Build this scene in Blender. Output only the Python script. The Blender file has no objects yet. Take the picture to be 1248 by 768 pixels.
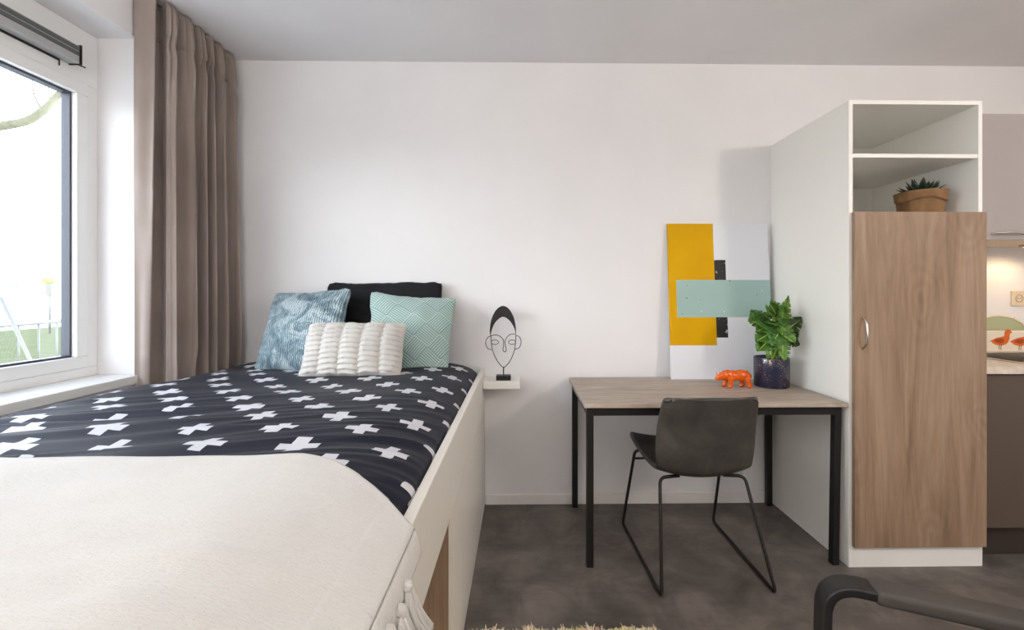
import bpy, bmesh, math, random
from mathutils import Vector, Matrix, noise, Euler
random.seed(7)
PI = math.pi
SKY, FILL_A, FILL_B, FILL_C, FILL_UP, CAB = 12.8, 68.0, 38.0, 0.0, 63.0, 3.0
C = bpy.context.scene.collection
SC = bpy.context.scene

# ------------------------------------------------------------------ helpers
def ss(a, b, x):
    t = max(0, min(1, (x-a)/(b-a))); return t*t*(3-2*t)

def cr(P, t):
    n = len(P)-1; f = t*n; i = min(int(f), n-1); f -= i
    p0, p1, p2, p3 = P[max(i-1, 0)], P[i], P[i+1], P[min(i+2, n)]
    g = lambda a, b, c, d: .5*(2*b + (c-a)*f + (2*a-5*b+4*c-d)*f*f + (3*b-a-3*c+d)*f**3)
    return tuple(g(*q) for q in zip(p0, p1, p2, p3))

def NB():
    return bmesh.new()

def add_box(bm, x0, x1, y0, y1, z0, z1):
    vs = [bm.verts.new((x, y, z)) for x in (x0, x1) for y in (y0, y1) for z in (z0, z1)]
    for f in ((0, 1, 3, 2), (4, 6, 7, 5), (0, 4, 5, 1), (2, 3, 7, 6), (0, 2, 6, 4), (1, 5, 7, 3)):
        bm.faces.new([vs[i] for i in f])
    return vs

def box(*a):
    bm = NB(); add_box(bm, *a); return bm

def add_tube(bm, pts, r, n=8, closed=False, taper=None):
    pts = [Vector(p) for p in pts]
    N = len(pts); rings = []
    up = Vector((0, 0, 1)); prev = None
    for i, p in enumerate(pts):
        if closed:
            t = pts[(i+1) % N] - pts[i-1]
        else:
            t = pts[min(i+1, N-1)] - pts[max(i-1, 0)]
        t.normalize()
        if prev is None:
            a = t.cross(up)
            if a.length < 1e-3: a = t.cross(Vector((1, 0, 0)))
        else:
            a = prev - t * prev.dot(t)
            if a.length < 1e-5: a = t.cross(up)
        a.normalize(); b = t.cross(a); prev = a
        rr = r if taper is None else r * taper[i]
        rings.append([bm.verts.new(p + (a*math.cos(2*PI*k/n) + b*math.sin(2*PI*k/n)) * rr) for k in range(n)])
    for i in range(N if closed else N-1):
        A, B = rings[i], rings[(i+1) % N]
        for k in range(n):
            bm.faces.new((A[k], A[(k+1) % n], B[(k+1) % n], B[k]))
    if not closed:
        bm.faces.new(rings[0][::-1]); bm.faces.new(rings[-1])

def tube(*a, **k):
    bm = NB(); add_tube(bm, *a, **k); return bm

def add_lathe(bm, prof, cx, cy, n=48, z0=0, closed=True):
    rings = []
    for r, z in prof:
        rings.append([bm.verts.new((cx + r*math.cos(2*PI*k/n), cy + r*math.sin(2*PI*k/n), z0+z)) for k in range(n)])
    for A, B in zip(rings[:-1], rings[1:]):
        for k in range(n):
            bm.faces.new((A[k], A[(k+1) % n], B[(k+1) % n], B[k]))
    if closed:
        bm.faces.new(rings[0][::-1]); bm.faces.new(rings[-1])

def grid(nu, nv, f, uvf=None):
    """surface f(i/nu, j/nv) with a UV layer"""
    bm = NB(); uv = bm.loops.layers.uv.new('UVMap')
    V = [[bm.verts.new(f(i/nu, j/nv)) for j in range(nv+1)] for i in range(nu+1)]
    for i in range(nu):
        for j in range(nv):
            q = ((i, j), (i+1, j), (i+1, j+1), (i, j+1))
            fc = bm.faces.new([V[a][b] for a, b in q])
            for l, (a, b) in zip(fc.loops, q):
                l[uv].uv = uvf(a/nu, b/nv) if uvf else (a/nu, b/nv)
    return bm

def add_prism(bm, pts2, to3, d):
    """closed outline pts2 -> solid; to3(p, s) gives the 3D point on side s (0 or 1)"""
    A = [bm.verts.new(to3(p, 0)) for p in pts2]; B = [bm.verts.new(to3(p, 1)) for p in pts2]
    n = len(pts2)
    bm.faces.new(A[::-1]); bm.faces.new(B)
    for i in range(n):
        bm.faces.new((A[i], A[(i+1) % n], B[(i+1) % n], B[i]))

def chain_loc(p):
    v = Vector((0, 0, 0))
    while p is not None:
        v += p.location; p = p.parent
    return v

def obj(name, bm, mat, parent=None, smooth=False, bevel=0, solid=0, sub=0, local=False, fixn=True, seg=2, off=-1):
    if fixn: bmesh.ops.recalc_face_normals(bm, faces=bm.faces[:])
    if parent is not None and not local:
        d = chain_loc(parent)
        for v in bm.verts: v.co -= d
    me = bpy.data.meshes.new(name); bm.to_mesh(me); bm.free()
    for m in (mat if isinstance(mat, (list, tuple)) else [mat]): me.materials.append(m)
    if smooth:
        for p in me.polygons: p.use_smooth = True
    o = bpy.data.objects.new(name, me); C.objects.link(o); o.parent = parent
    if solid:
        m = o.modifiers.new('thickness', 'SOLIDIFY'); m.thickness = solid; m.offset = off
    if bevel:
        m = o.modifiers.new('edges', 'BEVEL'); m.width = bevel; m.segments = seg; m.limit_method = 'ANGLE'; m.angle_limit = 0.7
    if sub:
        m = o.modifiers.new('smooth', 'SUBSURF'); m.levels = sub; m.render_levels = sub
    return o

def tag(o, label, cat, group=None):
    o['label'] = label; o['category'] = cat
    if group: o['group'] = group
    return o

def thing(name, label, cat, loc=(0, 0, 0), rot=(0, 0, 0), group=None):
    o = bpy.data.objects.new(name, None); C.objects.link(o)
    o.empty_display_size = .05
    o.location = loc; o.rotation_euler = rot
    return tag(o, label, cat, group)

def struct(name, bm, mat, parent=None, **k):
    o = obj(name, bm, mat, parent, **k)
    if parent is None: o['kind'] = 'structure'
    return o

# ------------------------------------------------------------------ materials
def srgb(r, g, b):
    f = lambda c: (c/255/12.92) if c/255 <= .04045 else ((c/255+.055)/1.055)**2.4
    return (f(r), f(g), f(b), 1)

class M:
    """tiny node-building wrapper round one Principled material"""
    def __init__(s, name, col=(.8, .8, .8, 1), rough=.5, metal=0, spec=.5, sheen=0):
        s.m = bpy.data.materials.new(name); s.m.use_nodes = True
        s.t = s.m.node_tree; s.b = s.t.nodes['Principled BSDF']
        s.set('Base Color', col); s.set('Roughness', rough); s.set('Metallic', metal)
        s.set('Specular IOR Level', spec)
        if sheen: s.set('Sheen Weight', sheen); s.set('Sheen Roughness', .4)
    def set(s, k, v): s.b.inputs[k].default_value = v
    def n(s, t, **k):
        x = s.t.nodes.new(t)
        for a, v in k.items(): setattr(x, a, v)
        return x
    def l(s, a, b): s.t.links.new(a, b)
    def coord(s, kind='Object', scale=(1, 1, 1), rot=(0, 0, 0), loc=(0, 0, 0)):
        tc = s.n('ShaderNodeTexCoord'); mp = s.n('ShaderNodeMapping')
        mp.inputs['Scale'].default_value = scale; mp.inputs['Rotation'].default_value = rot; mp.inputs['Location'].default_value = loc
        s.l(tc.outputs[kind], mp.inputs['Vector']); return mp.outputs[0]
    def noise(s, vec, scale=5, detail=4, rough=.5, dist=0):
        x = s.n('ShaderNodeTexNoise'); x.inputs['Scale'].default_value = scale; x.inputs['Detail'].default_value = detail
        x.inputs['Roughness'].default_value = rough; x.inputs['Distortion'].default_value = dist
        s.l(vec, x.inputs['Vector']); return x.outputs['Fac']
    def ramp(s, fac, stops):
        r = s.n('ShaderNodeValToRGB'); e = r.color_ramp.elements
        while len(e) < len(stops): e.new(.5)
        for q, (p, c) in zip(e, stops): q.position = p; q.color = c
        s.l(fac, r.inputs[0]); return r.outputs[0]
    def math(s, op, a, b=None, c=None):
        x = s.n('ShaderNodeMath', operation=op)
        for i, v in enumerate((a, b, c)):
            if v is None: continue
            if isinstance(v, (int, float)): x.inputs[i].default_value = v
            else: s.l(v, x.inputs[i])
        return x.outputs[0]
    def mix(s, fac, a, b, mode='MIX'):
        x = s.n('ShaderNodeMix', data_type='RGBA', blend_type=mode)
        for i, v in ((0, fac), (6, a), (7, b)):
            if isinstance(v, (int, float, tuple)): x.inputs[i].default_value = v
            else: s.l(v, x.inputs[i])
        return x.outputs[2]
    def bump(s, h, strength=.2, dist=.01):
        x = s.n('ShaderNodeBump'); x.inputs['Strength'].default_value = strength; x.inputs['Distance'].default_value = dist
        s.l(h, x.inputs['Height']); s.l(x.outputs[0], s.b.inputs['Normal'])
    def col(s, c): s.l(c, s.b.inputs['Base Color'])

def plain(name, rgb, rough=.5, metal=0, spec=.5, bump=0, bscale=200, sheen=0):
    k = M(name, srgb(*rgb), rough, metal, spec, sheen)
    v = k.coord()
    if bump: k.bump(k.noise(v, bscale, 3), bump, .002)
    return k.m

def painted(name, rgb, var=4):
    k = M(name, srgb(*rgb), .75, spec=.25); v = k.coord()
    a = tuple(max(0, c-var) for c in rgb); b = tuple(min(255, c+var) for c in rgb)
    k.col(k.ramp(k.noise(v, 1.3, 3), [(.3, srgb(*a)), (.7, srgb(*b))]))
    k.bump(k.noise(v, 260, 3), .05, .002)
    return k.m

def wood(name, dark, mid, light, axis='Z', scale=1., rough=.5, knots=True):
    k = M(name, rough=rough, spec=.35)
    st = {'X': (.9, 9, 9), 'Y': (9, .9, 9), 'Z': (9, 9, .9)}[axis]
    v = k.coord(scale=tuple(x*scale for x in st))
    st2 = {'X': (2.5, 45, 45), 'Y': (45, 2.5, 45), 'Z': (45, 45, 2.5)}[axis]
    v2 = k.coord(scale=tuple(x*scale for x in st2))
    big = k.noise(v, 1.1, 6, .62, 2.4 if knots else .6)
    fine = k.noise(v2, 1.6, 3, .6, .3)
    c = k.ramp(big, [(.28, srgb(*dark)), (.5, srgb(*mid)), (.72, srgb(*light))])
    f = k.ramp(fine, [(.3, (.76, .76, .76, 1)), (.62, (1, 1, 1, 1))])
    k.col(k.mix(.6, c, f, 'MULTIPLY'))
    if knots:
        vo = k.n('ShaderNodeTexVoronoi', voronoi_dimensions='2D'); vo.inputs['Scale'].default_value = 1
        tcx = k.n('ShaderNodeTexCoord'); sx = k.n('ShaderNodeSeparateXYZ'); k.l(tcx.outputs['Object'], sx.inputs[0])
        al = 'XYZ'.index(axis); ot = [i for i in range(3) if i != al]
        cb_ = k.n('ShaderNodeCombineXYZ')
        k.l(k.math('MULTIPLY', k.math('ADD', sx.outputs[ot[0]], sx.outputs[ot[1]]), 3.1), cb_.inputs[0])
        k.l(k.math('MULTIPLY', sx.outputs[al], 1.35), cb_.inputs[1])
        va = k.n('ShaderNodeVectorMath', operation='MULTIPLY_ADD')
        nz = k.n('ShaderNodeTexNoise'); nz.inputs['Scale'].default_value = 3; k.l(k.coord(), nz.inputs['Vector'])
        k.l(nz.outputs['Color'], va.inputs[0]); va.inputs[1].default_value = (.55, .55, 0); k.l(cb_.outputs[0], va.inputs[2])
        k.l(va.outputs[0], vo.inputs['Vector'])
        d = vo.outputs['Distance']
        ring = k.math('MULTIPLY_ADD', k.math('SINE', k.math('MULTIPLY', d, 62)), .5, .5)
        fall = k.ramp(d, [(.05, (1, 1, 1, 1)), (.42, (0, 0, 0, 1))])
        kn = k.math('MULTIPLY', k.math('MULTIPLY', ring, fall), .34)
        core = k.ramp(d, [(.0, (.5, .5, .5, 1)), (.07, (0, 0, 0, 1))])
        kn = k.math('MAXIMUM', kn, core)
        base = k.mix(.6, c, f, 'MULTIPLY')
        k.col(k.mix(kn, base, k.mix(1, base, (.55, .52, .5, 1), 'MULTIPLY')))
    k.bump(fine, .12, .002)
    return k.m

m_wall = painted('wall_paint', (226, 225, 226))
m_ceil = painted('ceiling_paint', (224, 223, 225))
m_reveal = m_wall
m_pvc = plain('window_pvc', (232, 233, 232), .35, spec=.4)
m_gasket = plain('window_gasket', (60, 62, 74), .5)
m_alu = plain('brushed_aluminium', (172, 173, 173), .4, .15)
m_aludark = plain('dark_grey_grille', (92, 94, 94), .5, .3)
m_white = plain('white_melamine', (232, 231, 226), .45, spec=.4)
m_bedwhite = plain('bed_white_melamine', (226, 222, 214), .4, spec=.4)
m_black = plain('black_powder_coat', (16, 15, 15), .45, spec=.4, bump=.05, bscale=600)
m_steel = plain('satin_steel', (200, 196, 190), .25, 1)
m_sill = plain('sill_white', (224, 225, 222), .35, spec=.4)
m_oak = wood('grey_brown_oak', (116, 94, 74), (144, 119, 97), (160, 137, 116), 'Z', .62)
m_desk = wood('pale_grey_oak', (142, 126, 112), (168, 154, 140), (186, 174, 161), 'X', 1.2)

def make_floor():
    k = M('vinyl_concrete_tiles', rough=.5, spec=.35)
    v = k.coord()
    br = k.n('ShaderNodeTexBrick')
    br.inputs['Scale'].default_value = 1; br.inputs['Brick Width'].default_value = .62; br.inputs['Row Height'].default_value = .31
    br.inputs['Mortar Size'].default_value = .0012; br.inputs['Color1'].default_value = (.86, .86, .86, 1); br.inputs['Color2'].default_value = (1.06, 1.05, 1.04, 1)
    br.inputs['Mortar'].default_value = (.8, .8, .8, 1); br.offset = .37
    k.l(v, br.inputs['Vector'])
    n1 = k.noise(v, 4.5, 7, .62, .6)
    n2 = k.noise(k.coord(scale=(5, 26, 5)), 1, 4, .6, .5)
    c = k.ramp(n1, [(.3, srgb(74, 69, 65)), (.5, srgb(98, 92, 87)), (.72, srgb(124, 116, 109))])
    c = k.mix(1, c, br.outputs['Color'], 'MULTIPLY')
    c = k.mix(.5, c, k.ramp(n2, [(.36, (.78, .78, .78, 1)), (.5, (1, 1, 1, 1))]), 'MULTIPLY')
    k.col(c); k.bump(n1, .08, .003)
    return k.m
m_floor = make_floor()

# ------------------------------------------------------------------ room shell
XL, XR, YB, YF, ZC = -1.75, 3.5, 2.65, -2.6, 2.605
WT = .30
struct('floor', box(XL-.02, XR, YF, YB, -.12, 0), m_floor)
struct('ceiling', box(XL-WT, XR+.1, YF-.1, YB+.1, ZC, ZC+.15), m_ceil)
struct('wall_back', box(XL-WT, XR+.1, YB, YB+.12, -.1, ZC), m_wall)
struct('wall_right', box(XR, XR+.1, YF-.1, YB, -.1, ZC), m_wall)
struct('wall_rear', box(XL-WT, XR+.1, YF-.12, YF, -.1, ZC), m_wall)
WY0, WY1, WZ0, WZ1 = .10, 2.08, .835, 2.408     # window opening
bm = NB()
add_box(bm, XL-WT, XL, WY1, YB, -.1, ZC)
add_box(bm, XL-WT, XL, YF, WY0, -.1, ZC)
add_box(bm, XL-WT, XL, WY0, WY1, WZ1, ZC)
add_box(bm, XL-WT, XL, WY0, WY1, -.1, WZ0)
struct('wall_left', bm, m_wall)
struct('trim_1', box(XL-.20, XL+.018, WY0, WY1-.001, WZ0, .874), m_sill, bevel=.004)
struct('baseboard_back', box(-.205, 1.488, YB-.012, YB, 0, .058), plain('baseboard_white', (226, 223, 220), .5), bevel=.002)

# window: outer frame, sashes, gaskets, panes, ventilation grille
FX0, FX1 = -2.005, -1.93
bm = NB()
add_box(bm, FX0, FX1, WY0, WY1, .874, .915)
add_box(bm, FX0, FX1, WY0, WY1, 2.17, WZ1)
add_box(bm, FX0, FX1, WY1-.05, WY1, .915, 2.17)
add_box(bm, FX0, FX1, WY0, WY0+.05, .915, 2.17)
win = struct('window_1', bm, m_pvc, bevel=.003)
def rectframe(bm, x0, x1, y0, y1, z0, z1, w):
    add_box(bm, x0, x1, y0, y1, z0, z0+w); add_box(bm, x0, x1, y0, y1, z1-w, z1)
    add_box(bm, x0, x1, y0, y0+w, z0+w, z1-w); add_box(bm, x0, x1, y1-w, y1, z0+w, z1-w)
glass = M('window_glass')
for nd in list(glass.t.nodes):
    if nd.type != 'OUTPUT_MATERIAL': glass.t.nodes.remove(nd)
tr = glass.n('ShaderNodeBsdfTransparent'); gl = glass.n('ShaderNodeBsdfGlossy'); gl.inputs['Roughness'].default_value = .01
fr = glass.n('ShaderNodeFresnel'); fr.inputs['IOR'].default_value = 2.0
mx = glass.n('ShaderNodeMixShader'); geo = glass.n('ShaderNodeNewGeometry'); front = glass.math('MULTIPLY', fr.outputs[0], glass.math('SUBTRACT', 1, geo.outputs['Backfacing'])); glass.l(front, mx.inputs[0]); glass.l(tr.outputs[0], mx.inputs[1]); glass.l(gl.outputs[0], mx.inputs[2])
tr.inputs['Color'].default_value = (.97, .985, .98, 1)
glass.l(mx.outputs[0], glass.t.nodes['Material Output'].inputs['Surface'])
for (a, b) in ((WY0+.05, WY1-.05),):
    bm = NB(); rectframe(bm, -1.995, -1.925, a, b, .915, 2.17, .052)
    sash = obj('sash', bm, m_pvc, win, bevel=.004)
    bm = NB(); rectframe(bm, -1.985, -1.948, a+.052, b-.052, .967, 2.118, .009)
    obj('gasket', bm, m_gasket, sash)
    obj('pane', box(-1.976, -1.972, a+.056, b-.056, .971, 2.114), glass.m, sash)
vent = obj('ventilation_grille', box(-1.93, -1.882, WY0+.06, 1.945, 2.224, 2.30), m_alu, win, bevel=.002)
bm = NB()
add_box(bm, -1.8835, -1.8795, WY0+.06, 1.944, 2.277, 2.294); add_box(bm, -1.8835, -1.8795, WY0+.06, 1.944, 2.256, 2.272)
obj('slat', bm, m_aludark, vent)
bm = NB(); add_box(bm, -1.93, -1.876, 1.945, 1.951, 2.221, 2.304); add_tube(bm, [(-1.90, 1.951, 2.226), (-1.885, 1.975, 2.222)], .003)
obj('end_cap', bm, m_black, vent)
obj('seal_strip', box(-1.928, -1.924, WY0+.06, 1.90, 2.216, 2.224), m_black, vent)
obj('pull_cord', tube([(-1.922, 1.90, 2.222), (-1.922, 1.90, 2.195)], .0025), m_black, vent)

# ------------------------------------------------------------------ curtain and rail
def make_curtain():
    k = M('taupe_curtain_cloth', rough=.85, spec=.15, sheen=.25)
    v = k.coord(scale=(1, 1, 1))
    n1 = k.noise(v, 700, 2)
    k.col(k.ramp(k.noise(v, 3, 3), [(.3, srgb(143, 131, 124)), (.7, srgb(156, 144, 137))]))
    k.bump(n1, .12, .001)
    return k.m
m_curt = make_curtain()
def curtain():
    # plan path: flat leading edge turned back to the wall, then deep folds along the wall
    nf = 6
    def pt(u, t):                       # u along the cloth, t 0 bottom .. 1 top
        z = .70 + t*(2.600-.70)
        top = max(0, (t-.90)/.10)
        fl = .10
        if u < fl:
            a = u/fl
            wob = .010*math.sin(6*a)*math.sin(5*t+1)
            x = -1.742 + a*(.086-.034*(1-t)**1.3); y = 2.052 + a*.012 + wob*.6
            return Vector((x, y, z))
        a = (u-fl)/(1-fl)
        x0 = -1.742 + (.086-.034*(1-t)**1.3)
        if a < .10:                      # deep fold behind the turned-back edge
            P = [(x0, 2.064), (-1.705, 2.088), (-1.717, 2.135), (-1.700, 2.158), (-1.668, 2.135), (-1.648, 2.118)]
            x, y = cr(P, a/.10)
            return Vector((x, y, z))
        a = (a-.10)/.90
        # deep folds lower down that fan out of small gathers in the heading tape
        amp = (.036+.020*(1-t)) * min(1, a*12) * (1-.70*top)
        ph = 2*PI*nf*a + .9*math.sin(3.1*a*PI + 1.2) - .9*math.sin(1.2) + .6*(math.sin(2.4*t + 5*a)-math.sin(2.4*t))*(1-t)
        s = math.sin(ph); s = math.copysign(abs(s)**.75, s)
        x = -1.648 + amp*s - .006*a + .010*(1-t)*math.sin(9*a)
        y = 2.118 + a*(.492 + .02*(1-t)) + .45*amp*(math.cos(ph)-1*(a < .02))*(1-.4*top)
        g = ss(.70, .92, t)
        x += .0115*g*math.sin(2*PI*27*a + 2*math.sin(9*a)) * (1 if t < .985 else .6)
        if .87 < t < .925: x -= .012*(1-abs(t-.8975)/.0275)*(.55+.45*math.sin(2*PI*27*a + 2*math.sin(9*a)))
        return Vector((min(max(x, -1.718), -1.588 - .012*ss(1.0, .85, z)), min(y, 2.632), z))
    bm = grid(420, 90, pt)
    o = obj('curtain', bm, m_curt, None, smooth=True, solid=.003)
    tag(o, 'taupe gathered curtain hanging from the ceiling rail in the corner beside the window', 'curtain')
    # heading tape stitched along the top: a sub-band with denser gathers
    def tape(u, t):
        p = pt(.115 + u*.885, .912 + t*.085)
        return p + Vector((.0045, -.001, 0))
    obj('heading_tape', grid(400, 6, tape), m_curt, o, smooth=True, solid=.002, off=0)
curtain()
rail = tag(obj('curtain_rail', box(-1.748, -1.728, 2.08, 2.64, 2.582, 2.604), plain('rail_white', (214, 205, 192), .4), bevel=.002),
           'slim pale curtain rail fixed to the ceiling above the taupe curtain', 'curtain rail')

# ------------------------------------------------------------------ bed
BX = -.21
bed = thing('bed', 'high white storage bed with wooden drawer front against the back wall', 'bed', (-.9, 1.55, 0))
obj('side_rail', box(BX-.026, BX, .42, 2.649, .572, .80), m_bedwhite, bed, bevel=.003)
obj('side_panel', box(BX-.026, BX, 1.352, 2.649, 0, .572), m_bedwhite, bed)
m_bedoak = wood('bed_oak', (100, 78, 58), (132, 106, 83), (150, 126, 102), 'Z', 1.3)
obj('drawer_front', box(BX-.028, BX-.006, .43, 1.350, .05, .570), m_bedoak, bed, bevel=.002)
obj('plinth', box(BX-.07, BX-.05, .43, 1.352, 0, .06), m_bedwhite, bed)
obj('bed_base', box(-1.56, BX-.03, .44, 2.64, 0.02, .60), m_bedwhite, bed)
m_matt = plain('mattress_cloth', (220, 220, 215), .9)
obj('mattress', box(-1.57, BX-.04, .46, 2.63, .60, .78), m_matt, bed, bevel=.03, seg=4)

def duvet_mat():
    k = M('black_duvet_with_white_crosses', rough=.62, spec=.22, sheen=.04)
    tc = k.n('ShaderNodeUVMap'); tc.uv_map = 'UVMap'
    wob = k.n('ShaderNodeTexNoise'); wob.inputs['Scale'].default_value = 9; wob.inputs['Detail'].default_value = 1
    k.l(tc.outputs[0], wob.inputs['Vector'])
    add = k.n('ShaderNodeVectorMath', operation='MULTIPLY_ADD')
    k.l(wob.outputs['Color'], add.inputs[0]); add.inputs[1].default_value = (.03, .03, 0); k.l(tc.outputs[0], add.inputs[2])
    sp = k.n('ShaderNodeSeparateXYZ'); k.l(add.outputs[0], sp.inputs[0])
    LX, LY, X0, Y0 = .232, .126, -1.02+.015, 1.636+.015
    v = k.math('DIVIDE', k.math('SUBTRACT', sp.outputs[1], Y0), LY)
    row = k.math('ROUND', v)
    par = k.math('MODULO', k.math('ABSOLUTE', row), 2)
    u = k.math('DIVIDE', k.math('SUBTRACT', sp.outputs[0], X0), LX)
    u = k.math('SUBTRACT', u, k.math('MULTIPLY', par, .5))
    cu = k.math('ROUND', u)
    dx = k.math('MULTIPLY', k.math('ABSOLUTE', k.math('SUBTRACT', u, cu)), LX)
    dy = k.math('MULTIPLY', k.math('ABSOLUTE', k.math('SUBTRACT', v, row)), LY)
    A, B = .0155, .046
    h = k.math('MULTIPLY', k.math('LESS_THAN', dx, B), k.math('LESS_THAN', dy, A))
    w = k.math('MULTIPLY', k.math('LESS_THAN', dx, A), k.math('LESS_THAN', dy, B))
    cross = k.math('MAXIMUM', h, w)
    k.col(k.mix(cross, srgb(20, 22, 36), srgb(200, 200, 205)))
    nz = k.n('ShaderNodeTexNoise'); nz.inputs['Scale'].default_value = 300; k.l(tc.outputs[0], nz.inputs['Vector'])
    k.bump(nz.outputs['Fac'], .1, .001)
    return k.m


def wr(x, y):
    """folds in the duvet top: long soft ridges running mostly across the bed, finer creases near the throw"""
    a = x + .35*y
    h = .012*noise.noise(Vector((x*1.6, y*4.2, 3.1)))
    near = ss(2.0, 1.2, y)
    c = noise.noise(Vector((x*1.5+7, (y-.32*x)*11, 1.7)))
    h += near*(.010+.006*ss(-.8, -1.3, x))*(1-abs(c)*2.2)
    c2 = noise.noise(Vector((x*2.3+1, (y-.25*x)*24, 9.7)))
    h += near*.0045*(1-abs(c2)*2)*(.35+ss(-.9, -.3, x))
    return h

# cross-section of the duvet from the window side, over the top, down inside the side rail
def duvet_section(y):
    pts = []
    k = ss(2.64, 2.52, y)
    zt = .806 + .05*k
    zr = .010*noise.noise(Vector((y*3, 5, 0)))
    sh = .085*ss(1.88, 2.06, y)
    prof = [(-1.635, .70), (-1.655, .765), (-1.656, zt-.045), (-1.638, zt-.014), (-1.58, zt+.002), (-1.45, zt+.006), (-1.2, zt+.006), (-.9, zt+.004),
            (-.6, zt+.006), (-.47, zt+.006), (-.38, zt-.004), (-.315, zt-.020), (-.266, zt-.042), (-.241, zt-.066+zr*.5), (-.2365, .742)]
    prof = [(x + sh*ss(-1.2, -1.6, x), z) for x, z in prof]
    return prof
NU, NV = 260, 320
Y0, Y1 = .44, 2.64
# resample by arc length so that the print keeps its size round the edges
ref = [cr(duvet_section(1.5), i/600) for i in range(601)]
arc = [0]
for a, b in zip(ref[:-1], ref[1:]): arc.append(arc[-1] + math.dist(a, b))
tot = arc[-1]
def t_of(s):
    s *= tot; lo = 0; hi = 600
    while hi-lo > 1:
        m = (lo+hi)//2
        if arc[m] <= s: lo = m
        else: hi = m
    return (lo + (s-arc[lo])/max(1e-9, arc[hi]-arc[lo]))/600
TS = [t_of(i/NU) for i in range(NU+1)]
smid = min(range(601), key=lambda i: abs(ref[i][0]+.9)); S_OFF = -.9-arc[smid]
def dpt(u, v):
    y = Y0 + (Y1-Y0)*v
    x, z = cr(duvet_section(y), TS[int(round(u*NU))])
    top = ss(.74, .83, z)
    z += wr(x, y)*top*ss(2.64, 2.5, y)
    if v > .985: z -= .03*((v-.985)/.015)**2
    return (x, y, z)
bm = grid(NU, NV, dpt, lambda u, v: (S_OFF + u*tot, Y0 + (Y1-Y0)*v))
duv = obj('duvet', bm, duvet_mat(), None, smooth=True, solid=.018, fixn=False)
tag(duv, 'black duvet with rows of white plus signs spread over the bed', 'duvet')

def top_z(x, y):
    """height of the duvet or side rail below a point, for the throw"""
    P = duvet_section(y)
    lo = 0
    best = None
    for i in range(121):
        q = cr(P, .14 + .86*i/120)
        d = abs(q[0]-x)
        if best is None or d < best[0]: best = (d, q[1])
    return best[1] + wr(x, y)

# throw: wool blanket with a curved far edge, over the rail at the aisle side
def throw_mat():
    k = M('cream_wool', rough=.95, spec=.1, sheen=.5)
    v = k.coord()
    f = k.noise(v, 90, 6, .7); g = k.noise(k.coord(scale=(40, 160, 40)), 2, 4, .65, 1.0)
    k.col(k.ramp(k.noise(v, 3, 5, .6), [(.3, srgb(193, 190, 184)), (.7, srgb(206, 204, 199))]))
    k.bump(k.math('ADD', k.math('MULTIPLY', f, .5), g), .45, .008)
    return k.m
m_throw = throw_mat()
TX = [-1.655, -1.648, -1.635, -1.60, -1.5]
def duv_top(x, y):
    return top_z(x, y) - .72*wr(x, y) + .003
FAR = [(-2, .988), (-.48, .988), (-.40, .972), (-.354, .946), (-.297, .905), (-.257, .872), (-.221, .836), (-.19, .808), (0, .80)]
def lerp_pts(P, x):
    for (a, p), (b, q) in zip(P[:-1], P[1:]):
        if x <= b: return p + (q-p)*(x-a)/(b-a)
    return P[-1][1]
def throw_pt(u, v):
    # u: 0 window side .. 1 aisle hem
    s = u
    edge = [(-1.668, .70), (-1.676, .80), (-1.65, .865), (-1.56, 0), (-1.2, 0), (-.9, 0), (-.6, 0), (-.48, 0), (-.38, 0), (-.31, 0), (-.262, 0), (-.235, .838), (-.212, .826), (-.196, .812), (-.189, .785)]
    n = len(edge)-1
    def E(i):
        x, z = edge[i]
        return (x, z)
    x = cr([(e[0],) for e in edge], s)[0]
    yfar = lerp_pts(FAR, x) + .006*noise.noise(Vector((x*6, 0, 4)))
    yn = .40
    y = yfar + (yn-yfar)*v
    f = s*n
    if f <= 3:
        z = cr([(.72,), (.80,), (.872,), (.880,), (.880,)], f/4)[0]
        z += wr(x, y)*.28*ss(1, 3, f)
    elif x > -.48:
        zA = duv_top(-.48, y) + .014
        q = (x+.48)/.288
        z = zA - (zA-.812)*min(1, q)**1.6
        if f > 12.6: z = .812 - .022*((f-12.6)/1.4)**1.6*1.5
    else:
        z = duv_top(x, y) + .014
    z = max(z, .0)
    z += .004*noise.noise(Vector((x*5, y*7, 2.2)))*(1 if f < 10 else .3)
    lift = ss(.06, 0, v)*.002
    return (x, y, z+lift)
bm = grid(150, 90, throw_pt)
thr = obj('throw_blanket', bm, m_throw, None, smooth=True, solid=.011, fixn=False)
tag(thr, 'cream woollen throw with tassels folded over the foot of the bed', 'throw')
def tassel(x, y, z, lean, L):
    bm = NB()
    # loop and knot
    kn = bmesh.ops.create_icosphere(bm, subdivisions=3, radius=1)['verts']
    for v in kn:
        q = v.co.copy()
        v.co = Vector((x+.003, y, z-.008)) + Vector((q.x*.0095, q.y*.0105, q.z*.010))*(1+.10*math.sin(q.z*9+math.atan2(q.y, q.x)*3))
    for i in range(60):
        a = random.uniform(0, 2*PI); rr = .0155*math.sqrt(random.random())
        dx, dy = rr*math.cos(a)*.8, rr*math.sin(a)
        l = L*random.uniform(.9, 1.04)
        P = []
        for q in range(6):
            t = q/5
            sp = .5+.7*math.sin(min(1, t*2)*PI*.5)
            P.append((x+.003+dx*sp+lean[0]*t*t + random.uniform(-.0012, .0012), y+dy*sp+lean[1]*t*t, z-.010-l*t))
        add_tube(bm, P, .0030, 5)
    return obj('tassel', bm, m_throw, thr, smooth=True, local=True)
for i, yy in enumerate((.700, .655, .606, .558, .515)):
    tassel(-.180+.003*(i % 2), yy, .800-.006*(i % 2), (.024 if i == 0 else .008, .010 if i == 0 else -.006), .080 if i == 0 else .098)

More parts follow.
